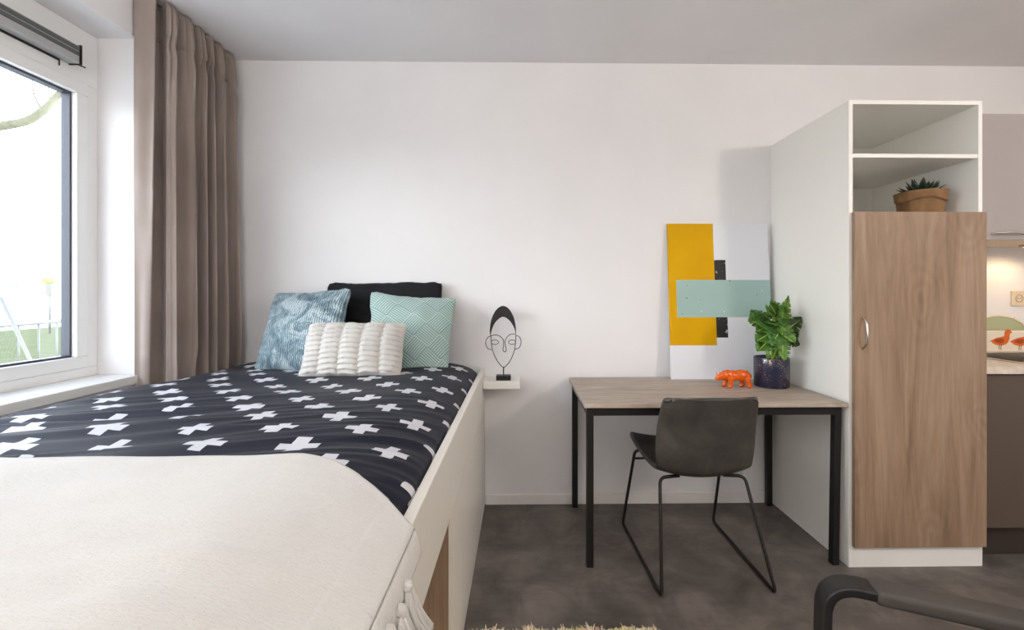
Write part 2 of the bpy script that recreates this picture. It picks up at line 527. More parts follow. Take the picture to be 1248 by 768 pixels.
# ------------------------------------------------------------------ cushions
def cushion_bm(w, h, T, nu=60, nv=60, pull=.05, power=.5, disp=None, pw=.03, key=0):
    bm = NB(); uv = bm.loops.layers.uv.new('UVMap')
    def P(i, j, s):
        u = -1+2*i/nu; v = -1+2*j/nv
        ex = 1 - pull*(1-v*v); ez = 1 - pull*(1-u*u)
        x = w/2*u*ex*(1+key*v); z = h/2*v*ez
        z += .009*noise.noise(Vector((u*2.6+w*7, 1.3, h*11)))*v*v + .004*noise.noise(Vector((u*8, 5.1, h*9)))*v*v
        x += .008*noise.noise(Vector((2.2, v*2.8+w*5, h*13)))*u*u
        cr_ = max(0, abs(u)+abs(v)-1.86)/.14; x *= 1-.035*cr_; z *= 1-.035*cr_
        a = max(0, (1-u**2))*max(0, (1-v**2))
        t = T/2*(a**power)
        n = noise.noise(Vector((u*1.7+w*9, v*1.7+s, T*30)))*pw*(a**.5)*.35
        y = s*(t + n*T*3)
        if disp: y += s*disp(u, v, s)*min(1, a*8)
        return Vector((x, -y, z))
    F = [[None]*(nv+1) for _ in range(nu+1)]; B = [[None]*(nv+1) for _ in range(nu+1)]
    for i in range(nu+1):
        for j in range(nv+1):
            F[i][j] = bm.verts.new(P(i, j, 1))
            B[i][j] = F[i][j] if i in (0, nu) or j in (0, nv) else bm.verts.new(P(i, j, -1))
    for i in range(nu):
        for j in range(nv):
            q = ((i, j), (i+1, j), (i+1, j+1), (i, j+1))
            for G, o in ((F, 1), (B, -1)):
                seq = q if o == 1 else q[::-1]
                try: fc = bm.faces.new([G[a][b] for a, b in seq])
                except ValueError: continue
                for l, (a, b) in zip(fc.loops, seq): l[uv].uv = (a/nu, b/nv)
    return bm

def place(o, loc, rx, ry, rz):
    """bottom edge stands at loc; rx leans the top backwards (+Y), ry rolls in its plane, rz turns it"""
    o.location = loc
    o.rotation_euler = (Matrix.Rotation(rz, 3, 'Z') @ Matrix.Rotation(-rx, 3, 'X') @ Matrix.Rotation(ry, 3, 'Y')).to_euler()

def mat_pillow():
    k = M('charcoal_pillow_cotton', srgb(24, 25, 28), .75, spec=.2, sheen=.05)
    v = k.coord(); k.bump(k.noise(k.coord(scale=(3, 3, 14), rot=(0, .5, 0)), 2.2, 4, .6, .8), .55, .015); return k.m
dp = lambda u, v, s: .010*noise.noise(Vector((u*2.2, v*5+u*2, 3+s)))
o = obj('pillow', cushion_bm(.66, .45, .11, 70, 50, .03, .45, dp), mat_pillow(), None, smooth=True)
tag(o, 'charcoal pillow standing against the back wall behind the coloured cushions', 'pillow')
place(o, (-.775, 2.562, 1.083), .10, 0, 0)

def mat_velvet():
    k = M('ice_blue_crushed_velvet', rough=.42, spec=.45, sheen=.3)
    k.set('Sheen Tint', srgb(215, 230, 238)); k.set('Sheen Roughness', .3)
    tc = k.n('ShaderNodeUVMap'); mp = k.n('ShaderNodeMapping'); mp.inputs['Scale'].default_value = (1, 1, 1); k.l(tc.outputs[0], mp.inputs[0])
    v = mp.outputs[0]
    rib = k.n('ShaderNodeTexWave'); rib.inputs['Scale'].default_value = 13; rib.inputs['Distortion'].default_value = 3.0; rib.inputs['Detail'].default_value = 3; rib.inputs['Detail Scale'].default_value = 2.4
    k.l(v, rib.inputs['Vector'])
    big = k.noise(v, 4, 6, .72, 1.2)
    c = k.ramp(big, [(.36, srgb(96, 120, 132)), (.48, srgb(150, 174, 184)), (.58, srgb(212, 226, 230))])  # pale stops paint the sheen highlights of the velvet into its colour
    c = k.mix(.65, c, k.ramp(rib.outputs['Color'], [(.15, srgb(60, 80, 92)), (.5, srgb(245, 250, 252))]), 'MULTIPLY')
    k.col(c); k.bump(k.math('ADD', rib.outputs['Fac'], big), .75, .006)
    return k.m
dv = lambda u, v, s: .007*noise.noise(Vector((u*4, v*4, 8+s))) + .006*noise.noise(Vector((u*9, v*9, 2+s)))
o = obj('cushion', cushion_bm(.46, .45, .17, 80, 80, .05, .5, dv), mat_velvet(), None, smooth=True)
tag(o, 'shiny ice blue crushed velvet cushion leaning at the window end of the cushions', 'cushion', 'cushions on the bed')
place(o, (-1.14, 2.375, 1.052), .42, -.05, -.20)

def mat_mint():
    k = M('mint_cushion_line_pattern', rough=.8, spec=.2, sheen=.25)
    tc = k.n('ShaderNodeUVMap'); mp = k.n('ShaderNodeMapping'); mp.inputs['Rotation'].default_value = (0, 0, .62); mp.inputs['Scale'].default_value = (4.6, 4.6, 1)
    k.l(tc.outputs[0], mp.inputs[0]); sp = k.n('ShaderNodeSeparateXYZ'); k.l(mp.outputs[0], sp.inputs[0])
    x, y = sp.outputs[0], sp.outputs[1]
    fx = k.math('FRACT', x); fy = k.math('FRACT', y)
    ck = k.math('MODULO', k.math('ADD', k.math('FLOOR', x), k.math('FLOOR', y)), 2); ck = k.math('ABSOLUTE', ck)
    lx = k.math('LESS_THAN', k.math('FRACT', k.math('MULTIPLY', x, 8)), .34)
    ly = k.math('LESS_THAN', k.math('FRACT', k.math('MULTIPLY', y, 8)), .34)
    a = k.math('MULTIPLY', lx, ck); b = k.math('MULTIPLY', ly, k.math('SUBTRACT', 1, ck))
    ln = k.math('MAXIMUM', a, b)
    k.col(k.mix(ln, srgb(128, 156, 154), srgb(186, 204, 196)))
    k.bump(ln, .3, .003); return k.m
dm = lambda u, v, s: .006*noise.noise(Vector((u*3, v*3, 18+s)))
o = obj('cushion', cushion_bm(.445, .43, .16, 70, 70, .06, .5, dm, key=.05), mat_mint(), None, smooth=True)
tag(o, 'mint green cushion with fine zigzag line pattern leaning at the aisle end', 'cushion', 'cushions on the bed')
place(o, (-.585, 2.395, 1.036), .40, .095, .22)

def mat_pleat():
    k = M('off_white_pleated_cotton', srgb(196, 193, 188), .85, spec=.15, sheen=.1)
    k.bump(k.noise(k.coord(), 240, 3), .12, .001); return k.m
def pleat(u, v, s):
    c = (u+1)/2*5; i = math.floor(c); f = c-i
    puff = .010*(1-(2*f-1)**4)
    ph = v*5.6 + .37*i + .18*math.sin(i*2.1) + .06*math.sin(f*5+i)
    saw = ph - math.floor(ph)
    fold = .019*(1-saw)**1.5 * (1 - .45*abs(2*f-1)**2)
    return puff + fold
o = obj('cushion', cushion_bm(.475, .272, .13, 190, 170, .03, .45, pleat), mat_pleat(), None, smooth=True)
tag(o, 'small oblong off white cushion with puffed horizontal pleats in front of the others', 'cushion', 'cushions on the bed')
place(o, (-.79, 2.145, .976), .42, .01, .0)

# ------------------------------------------------------------------ floating shelf and wire head
o = tag(obj('floating_shelf', box(-.2085, -.004, 2.488, 2.649, .712, .753), m_white, bevel=.002),
        'small white shelf fixed to the back wall beside the bed', 'shelf')
SX, SY, SZ = -.0965, 2.545, .7535
head = thing('wire_head_sculpture', 'black wire face sculpture with a tall hairdo on a small block on the white shelf', 'sculpture', (SX, SY, SZ))
K = .000846
def hp(a, b, y=0): return (SX + (a-295)*K, SY+y, SZ + (573-b)*K)
obj('base', box(SX-.041, SX+.041, SY-.025, SY+.025, SZ, SZ+.026), m_black, head, bevel=.002)
obj('post', tube([hp(295, 545), hp(295, 488)], .0032), m_black, head, smooth=True)
def spl(P, n=60, closed=False):
    Q = [tuple(p) for p in P]
    if closed: Q = Q + [Q[0]]
    return [cr(Q, i/n) for i in range(n+1)]
face = spl([(209, 275), (213, 320), (220, 370), (236, 415), (258, 455), (280, 482), (295, 490), (310, 482), (334, 455), (354, 415), (369, 370), (375, 320), (377, 275)])
obj('face_outline', tube([hp(*p) for p in face], .0022, 8), m_black, head, smooth=True)
outer = spl([(207, 285), (203, 240), (212, 175), (235, 120), (262, 90), (290, 79), (318, 88), (345, 118), (368, 172), (378, 240), (376, 285)], 50)
inner = spl([(376, 285), (370, 240), (352, 200), (325, 168), (292, 152), (260, 168), (232, 202), (216, 242), (207, 285)], 40)
bm = NB(); add_prism(bm, outer+inner[1:-1], lambda p, s: hp(p[0], p[1], -.004+.008*s), 0)
obj('hair', bm, m_black, head, bevel=.001)
for sgn, P in ((-1, [(213, 280), (192, 288), (177, 312), (177, 342), (192, 366), (216, 373)]), (1, [(376, 277), (398, 284), (411, 308), (410, 338), (396, 362), (370, 371)])):
    obj('ear', tube([hp(*p) for p in spl(P, 30)], .0020, 8), m_black, head, smooth=True)
obj('nose', tube([hp(*p, y=-.003) for p in spl([(212, 277), (245, 273), (272, 283), (292, 305), (295, 340), (291, 372), (303, 387), (313, 374), (306, 340), (306, 312), (322, 284), (347, 268), (376, 268)], 90)], .0020, 8), m_black, head, smooth=True)
for cx in (237, 352):
    obj('eye', tube([hp(cx + 25*math.cos(a)*(1 if cx < 300 else .95), 322 + 15*math.sin(a), -.002) for a in [2*PI*i/28 for i in range(28)]], .0018, 8, closed=True), m_black, head, smooth=True)

# ------------------------------------------------------------------ desk
DX0, DX1, DY0, DY1, DZ = .284, 1.476, 1.995, 2.628, .75
desk = thing('desk', 'desk with a pale grey oak top and black square steel legs against the back wall', 'desk', ((DX0+DX1)/2, (DY0+DY1)/2, 0))
obj('desk_top', box(DX0, DX1, DY0, DY1, DZ-.018, DZ), m_desk, desk, bevel=.0015)
L = .031; a0, a1, b0, b1 = DX0+.016, DX1-.008, DY0+.033, DY1-.004
for x, dx in ((a0, 0), (a1-L, -.012)):
    for y, d in ((b0, dx), (b1-L, 0)):
        bm = box(x, x+L, y, y+L, 0, DZ-.018)
        for v in bm.verts:
            if v.co.z < .1: v.co.x += d
        obj('leg', bm, m_black, desk, bevel=.002)
zt = DZ-.019
obj('apron', box(a0+L, a1-L, b0+.001, b0+L-.001, zt-.042, zt), m_black, desk)
obj('apron', box(a0+L, a1-L, b1-L+.001, b1-.001, zt-.042, zt), m_black, desk)
obj('apron', box(a0+.001, a0+L-.001, b0+L, b1-L, zt-.042, zt), m_black, desk)
obj('apron', box(a1-L+.001, a1-.001, b0+L, b1-L, zt-.042, zt), m_black, desk)

# ------------------------------------------------------------------ desk chair
def mat_leather():
    k = M('dark_worn_leather', rough=.42, spec=.45)
    v = k.coord()
    k.col(k.ramp(k.noise(v, 9, 6, .65, .5), [(.3, srgb(46, 44, 41)), (.55, srgb(64, 61, 57)), (.75, srgb(82, 77, 71))]))
    k.bump(k.noise(v, 350, 3), .12, .001); return k.m
m_leather = mat_leather()
chair = thing('desk_chair', 'dark leather shell chair on a black wire sled base pushed up to the desk', 'chair', (.805, 2.14, 0), (0, 0, math.radians(1.5)))
prof = [(.235, .462), (.215, .478), (.12, .468), (.0, .450), (-.10, .438), (-.165, .442), (-.208, .482), (-.226, .565), (-.236, .66), (-.252, .735), (-.262, .785), (-.266, .800)]
wid = [.205, .226, .240, .240, .228, .214, .214, .220, .219, .214, .208, .201]
rise = [.020, .030, .044, .048, .046, .035, .012, 0, 0, 0, 0, 0]
fwd = [0, 0, 0, 0, .0, .020, .040, .050, .046, .038, .030, .026]
def shell(u, t):
    y, z = cr(prof, u); w = cr([(q,) for q in wid], u)[0]
    r = cr([(q,) for q in rise], u)[0]; f = cr([(q,) for q in fwd], u)[0]
    v = -1+2*t
    n = len(prof)-1
    e = 1
    if u < .05: e = 1-.10*(1-u/.05)**2
    if u > .955: e = 1-.045*((u-.955)/.045)**2
    # rounded ends: the rim dips at the corners
    c = abs(v)**6
    zz = z + r*v*v
    if u > .9: zz -= .016*abs(v)**9*((u-.9)/.1)
    yy = y + f*v*v
    if u < .1: yy -= .028*c*(1-u/.1)
    return (w*v*e, yy, zz)
obj('shell', grid(60, 36, shell), m_leather, chair, smooth=True, solid=.024, sub=1, local=True, off=0)
m_wire = plain('dark_steel_rod', (34, 31, 29), .4, .3)
def bend(P, r=.03, n=6):
    out = [Vector(P[0])]
    for a, b, c in zip(P[:-2], P[1:-1], P[2:]):
        a, b, c = Vector(a), Vector(b), Vector(c)
        d1 = (a-b); d2 = (c-b); rr = min(r, d1.length*.45, d2.length*.45)
        p, q = b+d1.normalized()*rr, b+d2.normalized()*rr
        for i in range(n+1):
            t = i/n; out.append(p*(1-t)**2 + b*2*t*(1-t) + q*t*t)
    out.append(Vector(P[-1])); return out
for sg in (-1, 1):
    P = [(sg*.10, -.14, .428), (sg*.192, -.155, .428), (sg*.238, -.315, .008), (sg*.248, .275, .008), (sg*.225, .12, .455), (sg*.10, .10, .446)]
    obj('sled_leg', tube(bend(P), .0075, 10), m_wire, chair, smooth=True, local=True)
obj('crossbar', tube([(-.228, .137, .405), (.228, .137, .405)], .006, 8), m_wire, chair, smooth=True, local=True)

# ------------------------------------------------------------------ canvas leaning on the wall
def canvas():
    W, Hc, T = .592, .905, .018
    us = [0, .070, .452, .565, 1]; vs = [0, .213, .262, .392, .632, .762, 1]
    yel, mint, blk, wht = 0, 1, 2, 3
    def cell(i, j):
        u = (us[i]+us[i+1])/2; v = (vs[j]+vs[j+1])/2
        if .070 < u and .392 < v < .632: return mint
        if u < .452 and v > .213: return yel
        if .452 < u < .565 and .262 < v < .762: return blk
        return wht
    kw = M('canvas_white', srgb(222, 224, 230), .6, spec=.3); kw.bump(kw.noise(kw.coord(), 500, 2), .1, .001)
    ky = M('canvas_ochre_yellow', srgb(206, 156, 2), .6, spec=.12); v = ky.coord()
    ky.col(ky.ramp(ky.noise(v, 3, 4), [(.3, srgb(200, 150, 1)), (.7, srgb(212, 162, 3))])); ky.bump(ky.noise(v, 500, 2), .1, .001)
    km = M('canvas_mint', rough=.6, spec=.3); v = km.coord()
    sp = km.ramp(km.noise(v, 38, 1, .5), [(.76, (0, 0, 0, 1)), (.775, (1, 1, 1, 1))])
    sp2 = km.ramp(km.noise(km.coord(loc=(3, 1, 2)), 30, 1, .5), [(.74, (0, 0, 0, 1)), (.755, (1, 1, 1, 1))])
    c = km.mix(sp, srgb(154, 182, 176), srgb(70, 66, 58)); km.col(km.mix(sp2, c, srgb(214, 214, 196)))
    kb = M('canvas_black', rough=.6, spec=.3); v = kb.coord()
    sp = kb.ramp(kb.noise(v, 46, 2, .6), [(.64, (0, 0, 0, 1)), (.67, (1, 1, 1, 1))]); kb.col(kb.mix(sp, srgb(40, 40, 42), srgb(190, 182, 172)))
    bm = NB()
    V = [[bm.verts.new((u*W-W/2, 0, v*Hc)) for v in vs] for u in us]
    for i in range(len(us)-1):
        for j in range(len(vs)-1):
            bm.faces.new((V[i][j], V[i+1][j], V[i+1][j+1], V[i][j+1])).material_index = cell(i, j)
    B = [[bm.verts.new((u*W-W/2, T, v*Hc)) for v in vs] for u in us]
    def side(a, b, c, d, mi): bm.faces.new((a, b, c, d)).material_index = mi
    nu, nv = len(us)-1, len(vs)-1
    for j in range(nv):
        side(V[0][j], V[0][j+1], B[0][j+1], B[0][j], cell(0, j)); side(V[nu][j], B[nu][j], B[nu][j+1], V[nu][j+1], cell(nu-1, j))
    for i in range(nu):
        side(V[i][0], B[i][0], B[i+1][0], V[i+1][0], wht); side(V[i][nv], V[i+1][nv], B[i+1][nv], B[i][nv], cell(i, nv-1))
        for j in range(nv): side(B[i][j], B[i][j+1], B[i+1][j+1], B[i+1][j], wht)
    o = obj('canvas_painting', bm, [ky.m, km.m, kb.m, kw.m], None)
    tag(o, 'abstract canvas with ochre, mint and black blocks leaning on the wall behind the desk', 'painting')
    o.location = (1.160, 2.553, .7505); o.rotation_euler = (-math.atan2(.073, .895), 0, 0)
canvas()

# ------------------------------------------------------------------ rhino figurine
def rhino():
    k = M('glossy_orange_plastic', srgb(208, 88, 4), .24, spec=.5); k.set('Subsurface Weight', .1); k.set('Subsurface Radius', (.02, .008, .002))
    k.bump(k.noise(k.coord(), 60, 3), .15, .002)
    bm = NB()
    def ell(c, r, rot=0):
        vs = bmesh.ops.create_icosphere(bm, subdivisions=3, radius=1)['verts']
        R = Matrix.Rotation(rot, 3, 'Y')
        for v in vs: v.co = R @ Vector((v.co.x*r[0], v.co.y*r[1], v.co.z*r[2])) + Vector(c)
    # faces -X, feet at z 0
    ell((.030, 0, .062), (.045, .030, .030)); ell((-.012, 0, .060), (.042, .029, .029)); ell((.055, 0, .060), (.026, .026, .028))
    ell((-.040, 0, .064), (.030, .024, .027), -.2)           # shoulder
    ell((-.062, 0, .060), (.024, .018, .021), .3); ell((-.080, 0, .052), (.020, .0135, .015), .5)   # neck, head
    ell((-.093, 0, .047), (.012, .0115, .012)) 
    for s in (-1, 1):
        ell((-.056, s*.013, .080), (.004, .003, .008), -.3)  # ears
    def cone(p0, p1, r0, r1):
        add_tube(bm, [Vector(p0).lerp(Vector(p1), i/5) for i in range(6)], r0, 10, taper=[1-(1-r1/r0)*i/5 for i in range(6)])
    cone((-.093, 0, .053), (-.099, 0, .083), .0075, .0012); cone((-.080, 0, .062), (-.082, 0, .078), .006, .001)
    for x, s, dx in ((-.030, -1, -.004), (-.036, 1, -.014), (.058, -1, .010), (.044, 1, .004)):
        cone((x, s*.018, .05), (x+dx*.5, s*.019, .022), .0165, .011); cone((x+dx*.5, s*.019, .026), (x+dx, s*.019, .004), .0115, .0125)
        ell((x+dx-.002, s*.019, .005), (.0135, .012, .006))
    add_tube(bm, [(.078, 0, .070), (.086, 0, .060), (.087, 0, .046)], .0032, 8)
    o = obj('rhino_figurine', bm, k.m, None, smooth=True)
    m = o.modifiers.new('skin', 'REMESH'); m.mode = 'VOXEL'; m.voxel_size = .0022; m.use_smooth_shade = True
    m = o.modifiers.new('soft', 'SMOOTH'); m.factor = .5; m.iterations = 4
    tag(o, 'small glossy orange rhino figurine standing on the desk between canvas and plant pot', 'figurine')
    o.location = (1.126, 2.34, .7505); o.rotation_euler = (0, 0, .0)
rhino()

# ------------------------------------------------------------------ potted plant on the desk
PXc, PYc = 1.333, 2.365
plant = thing('potted_plant', 'green leafy plant in a shiny navy pot on the desk beside the wardrobe', 'potted plant', (PXc, PYc, .7505))
def mat_pot():
    k = M('navy_speckled_glaze', rough=.22, spec=.6); v = k.coord()
    mask = k.ramp(k.noise(v, 190, 2, .6), [(.60, (0, 0, 0, 1)), (.64, (1, 1, 1, 1))])
    area = k.ramp(k.noise(v, 13, 2), [(.45, (0, 0, 0, 1)), (.62, (1, 1, 1, 1))])
    f = k.math('MULTIPLY', mask, area)
    k.col(k.mix(f, srgb(30, 33, 58), srgb(205, 170, 120))); k.l(k.math('MULTIPLY', f, .8), k.b.inputs['Metallic'])
    return k.m
bm = NB(); add_lathe(bm, [(.001, 0), (.080, 0), (.085, .004), (.086, .152), (.085, .155), (.081, .155), (.080, .150), (.080, .12), (.001, .12)], PXc, PYc, 56, .7505, closed=False)
obj('pot', bm, mat_pot(), plant, smooth=True, bevel=0)
bm = NB(); add_lathe(bm, [(.001, .128), (.04, .130), (.079, .126), (.079, .1205), (.001, .1205)], PXc, PYc, 32, .7505, closed=False)
obj('soil', bm, plain('potting_soil', (48, 38, 30), .95, bump=.6, bscale=120), plant, smooth=True)
def mat_leaf(name, d, l):
    k = M(name, rough=.38, spec=.45); tc = k.n('ShaderNodeUVMap'); sp = k.n('ShaderNodeSeparateXYZ'); k.l(tc.outputs[0], sp.inputs[0])
    mid = k.math('ABSOLUTE', k.math('SUBTRACT', sp.outputs[1], .5))
    vein = k.math('LESS_THAN', mid, .022)
    n = k.noise(k.coord(), 26, 4, .6)
    w = k.n('ShaderNodeTexWave'); w.inputs['Scale'].default_value = 3; w.inputs['Distortion'].default_value = 1.5
    k.l(tc.outputs[0], w.inputs[0])
    c = k.ramp(n, [(.3, srgb(*d)), (.7, srgb(*l))]); k.col(k.mix(vein, c, srgb(168, 190, 92))); k.bump(w.outputs['Fac'], .25, .003)
    k.set('Subsurface Weight', .05); return k.m
m_leaf = mat_leaf('leaf_green', (36, 82, 20), (74, 122, 42)); m_leaf2 = mat_leaf('leaf_bright_green', (66, 112, 32), (112, 152, 56)); m_leaf3 = mat_leaf('leaf_dark_green', (24, 48, 20), (52, 84, 38))
def leaf(base, tip, wid, normal, mat, notch=5, droop=.12):
    base, tip = Vector(base), Vector(tip); ax = tip-base; Ln = ax.length; ax.normalize()
    nrm = Vector(normal); nrm = (nrm-ax*nrm.dot(ax)).normalized(); sd = ax.cross(nrm)
    def f(u, t):
        v = -1+2*t
        wv = wid/2*(math.sin(PI*min(1, (u*.94+.06))**.72))**.8
        # fingered rim: notches cut toward the midrib
        ph = (u*notch+.15) % 1
        cut = 1 - .60*ss(.80, .94, ph)*ss(.12, .2, u)*ss(.97, .8, u)
        r = abs(v)
        x = v*wv*(1 - (1-cut)*ss(.4, .8, r))*1.12
        back = .10*Ln*r*r*(1-u)                  # heart-shaped shoulders sweep back
        fold = .16*wid*r*(1-.3*r)                # folded along the midrib
        return base + ax*(u*Ln - back + .06*Ln*r*u) + sd*x + nrm*(fold - droop*Ln*u*u + .004*math.sin(7*u+5*v))
    bm = grid(44, 12, f)
    return obj('leaf', bm, mat, plant, smooth=True, solid=.0012, off=0)
def stem(p0, p1, mat):
    p0, p1 = Vector(p0), Vector(p1); mid = p0.lerp(p1, .5)+Vector((0, 0, .02))
    obj('stem', tube([(p0*(1-t)**2+mid*2*t*(1-t)+p1*t*t) for t in [i/10 for i in range(11)]], .0042, 7), mat, plant, smooth=True)
m_stem = plain('plant_stem_green', (132, 168, 66), .45)
cx, cy, z0 = PXc, PYc, .88
leaves = [  # base offset, tip offset (from pot centre at soil), width, normal, material
    ((-.035, -.03, .21), (-.145, -.055, .225), .12, (-.2, -.75, .8), m_leaf),
    ((-.02, -.05, .24), (-.075, -.105, .265), .12, (-.2, -.9, .7), m_leaf),
    ((-.03, -.06, .16), (-.13, -.095, .125), .11, (-.4, -.9, .5), m_leaf),
    ((.0, -.07, .17), (-.06, -.12, .10), .10, (-.1, -1, .35), m_leaf),
    ((-.02, -.04, .20), (-.12, -.085, .175), .11, (-.3, -1, .6), m_leaf),
    ((.015, -.065, .12), (.01, -.105, .03), .075, (.1, -1, .25), m_leaf2),
    ((.02, -.055, .19), (.055, -.11, .12), .085, (.25, -1, .3), m_leaf2),
    ((.0, -.03, .25), (-.03, -.05, .32), .10, (0, -1, .4), m_leaf),
    ((.04, -.02, .23), (.078, -.03, .345), .060, (.2, -1, .2), m_leaf2),
    ((.03, -.03, .22), (.035, -.075, .30), .075, (.0, -1, .5), m_leaf2),
    ((.05, -.02, .15), (.137, -.03, .235), .10, (-.35, -.75, .75), m_leaf3),
    ((.05, -.03, .13), (.115, -.05, .095), .085, (.3, -1, .5), m_leaf3),
    ((.04, .02, .20), (.095, .05, .275), .08, (.2, -1, .4), m_leaf3),
    ((-.04, .02, .20), (-.085, .045, .27), .10, (-.2, -1, .5), m_leaf),
    ((.06, -.02, .12), (.125, -.03, .155), .08, (.2, -.9, .6), m_leaf3),
    ((-.035, -.06, .13), (-.125, -.10, .075), .10, (-.35, -.9, .5), m_leaf),
    ((-.01, -.05, .21), (-.01, -.115, .20), .115, (-.05, -1, .6), m_leaf),
    ((.02, -.04, .24), (.0, -.085, .30), .10, (.1, -1, .6), m_leaf),
]
for b, t, w, n, mt in leaves:
    B = (cx+b[0], cy+b[1], z0+b[2]); T_ = (cx+t[0], cy+t[1], z0+t[2])
    leaf(B, T_, w, n, mt)
    stem((cx+b[0]*.3+random.uniform(-.012, .012), cy+b[1]*.2, z0-.005), B, m_stem)

# ------------------------------------------------------------------ wardrobe
WX0, WX1, WYF, WTOP = 1.490, 2.106, 2.015, 2.122
ward = thing('wardrobe', 'tall white wardrobe with a grey brown oak door and two open shelves on top', 'wardrobe', ((WX0+WX1)/2, 2.33, 0))
bm = NB()
add_box(bm, WX0, WX0+.018, WYF, 2.648, 0, WTOP); add_box(bm, WX1-.018, WX1, WYF, 2.648, 0, WTOP)
add_box(bm, WX0+.018, WX1-.018, WYF, 2.648, WTOP-.018, WTOP); add_box(bm, WX0+.018, WX1-.018, WYF, 2.648, 1.585, 1.603)
add_box(bm, WX0+.018, WX1-.018, 2.636, 2.648, 0, WTOP-.018)
add_box(bm, WX0+.018, WX1-.018, WYF+.001, 2.636, 0.02, .11)
obj('carcass', bm, m_white, ward)
obj('shelf', box(WX0+.018, WX1-.018, WYF+.003, 2.636, 1.862, 1.880), m_white, ward, bevel=.0008)
obj('plinth', box(WX0+.0185, WX1-.0185, WYF-.0, WYF+.018, 0, .10), m_white, ward)
door = obj('door', box(WX0+.012, WX1-.001, WYF-.021, WYF-.002, .098, 1.612), m_oak, ward, bevel=.0012)
P = spl([(1.537, WYF-.021, 1.137), (1.537, WYF-.043, 1.112), (1.537, WYF-.052, 1.066), (1.537, WYF-.043, 1.02), (1.537, WYF-.021, .995)], 24)
obj('handle', tube(P, .0048, 10), m_steel, door, smooth=True)

# succulent in a folded paper pot in the open shelf
QX, QY, QZ = 1.955, 2.165, 1.6035
suc = thing('potted_succulent', 'small dark succulent in a folded brown paper pot on the lower open wardrobe shelf', 'potted plant', (QX, QY, QZ))
k = M('brown_kraft_paper', rough=.8, spec=.2); v = k.coord(); k.col(k.ramp(k.noise(v, 14, 5, .6), [(.3, srgb(110, 82, 56)), (.7, srgb(138, 106, 74))])); k.bump(k.noise(v, 22, 4), .4, .004)
m_kraft = k.m
def potpt(u, t, r0, r1, zz0, zz1, wave=0):
    a = 2*PI*u; r = r0+(r1-r0)*t + .0025*math.sin(7*a+2) + .0015*math.sin(13*a)
    z = zz0+(zz1-zz0)*t + (wave*math.sin(3*a+1.4)*(1-t))
    return (QX+r*math.cos(a), QY+r*math.sin(a), QZ+z)
bm = grid(72, 6, lambda u, t: potpt(u, t, .082, .095, 0, .125)); bmesh.ops.remove_doubles(bm, verts=bm.verts[:], dist=1e-5)
obj('pot', bm, m_kraft, suc, smooth=True, solid=.003)
bm = grid(72, 4, lambda u, t: potpt(u, t, .0965, .101, .086, .132, .007)); bmesh.ops.remove_doubles(bm, verts=bm.verts[:], dist=1e-5)
obj('folded_rim', bm, m_kraft, suc, smooth=True, solid=.003)
bm = NB(); add_lathe(bm, [(.001, .118), (.089, .114), (.089, .110), (.001, .110)], QX, QY, 32, QZ, closed=False)
obj('soil', bm, plain('dark_soil', (40, 33, 27), .95), suc, smooth=True)
k = M('succulent_leaf', rough=.4, spec=.4); v = k.coord(); k.col(k.ramp(k.noise(v, 20, 3), [(.3, srgb(24, 40, 32)), (.7, srgb(48, 64, 50))])); m_suc = k.m
for ring, (cnt, rr, zz, ln, el) in enumerate(((9, .022, .120, .082, .5), (8, .016, .124, .074, .85), (5, .008, .126, .062, 1.2))):
    for i in range(cnt):
        a = 2*PI*i/cnt + ring*.3 + random.uniform(-.1, .1); e = el+random.uniform(-.12, .12); l = ln*random.uniform(.88, 1.1)
        b = Vector((QX+rr*math.cos(a), QY+rr*math.sin(a), QZ+zz)); d = Vector((math.cos(a)*math.cos(e), math.sin(a)*math.cos(e), math.sin(e)))
        sdv = Vector((-math.sin(a), math.cos(a), 0)); up = d.cross(sdv)*-1
        P = [b + d*l*t + Vector((0, 0, .010*t*t)) for t in [q/7 for q in range(8)]]
        bm = NB(); prev = None
        prs = [.5, .8, .98, 1, .88, .64, .34, .04]
        rings = [[bm.verts.new(p + sdv*.0165*s_*math.cos(th) + up*.0055*s_*math.sin(th)) for th in [2*PI*q/8 for q in range(8)]] for p, s_ in zip(P, prs)]
        for A, B_ in zip(rings[:-1], rings[1:]):
            for q in range(8): bm.faces.new((A[q], A[(q+1) % 8], B_[(q+1) % 8], B_[q]))
        bm.faces.new(rings[0][::-1]); bm.faces.new(rings[-1])
        obj('leaf', bm, m_suc, suc, smooth=True)

# ------------------------------------------------------------------ kitchen beyond the wardrobe
KX0, KX1 = 2.112, 3.45
m_kgrey = plain('mauve_grey_laminate', (166, 159, 156), .5, spec=.35)
m_kbase = plain('taupe_grey_laminate', (84, 71, 62), .5, spec=.35)
m_kply = plain('light_cabinet_interior', (214, 196, 172), .6)
wc = thing('wall_cabinet', 'mauve grey kitchen wall cabinet above the worktop right of the wardrobe', 'cabinet', (2.8, 2.48, 1.519))
obj('carcass', box(KX0, KX1, 2.302, 2.648, 1.519, 2.172), m_kply, wc)
xs = [KX0+.002, 2.712, KX1]
for a, b in zip(xs[:-1], xs[1:]):
    d = obj('door', box(a, b-.003, 2.282, 2.300, 1.520, 2.172), m_kgrey, wc, bevel=.0015)
    hx = (a+b)/2 if b < 3 else a+.36
    hx = 2.515 if b < 3 else 3.1
    P = spl([(hx-.085, 2.281, 1.551), (hx-.068, 2.262, 1.553), (hx, 2.252, 1.557), (hx+.068, 2.262, 1.553), (hx+.085, 2.281, 1.551)], 24)
    obj('handle', tube(P, .0055, 10), m_steel, d, smooth=True)
bc = thing('base_cabinet', 'taupe grey kitchen base cabinet with a dark plinth right of the wardrobe', 'cabinet', (2.8, 2.35, 0))
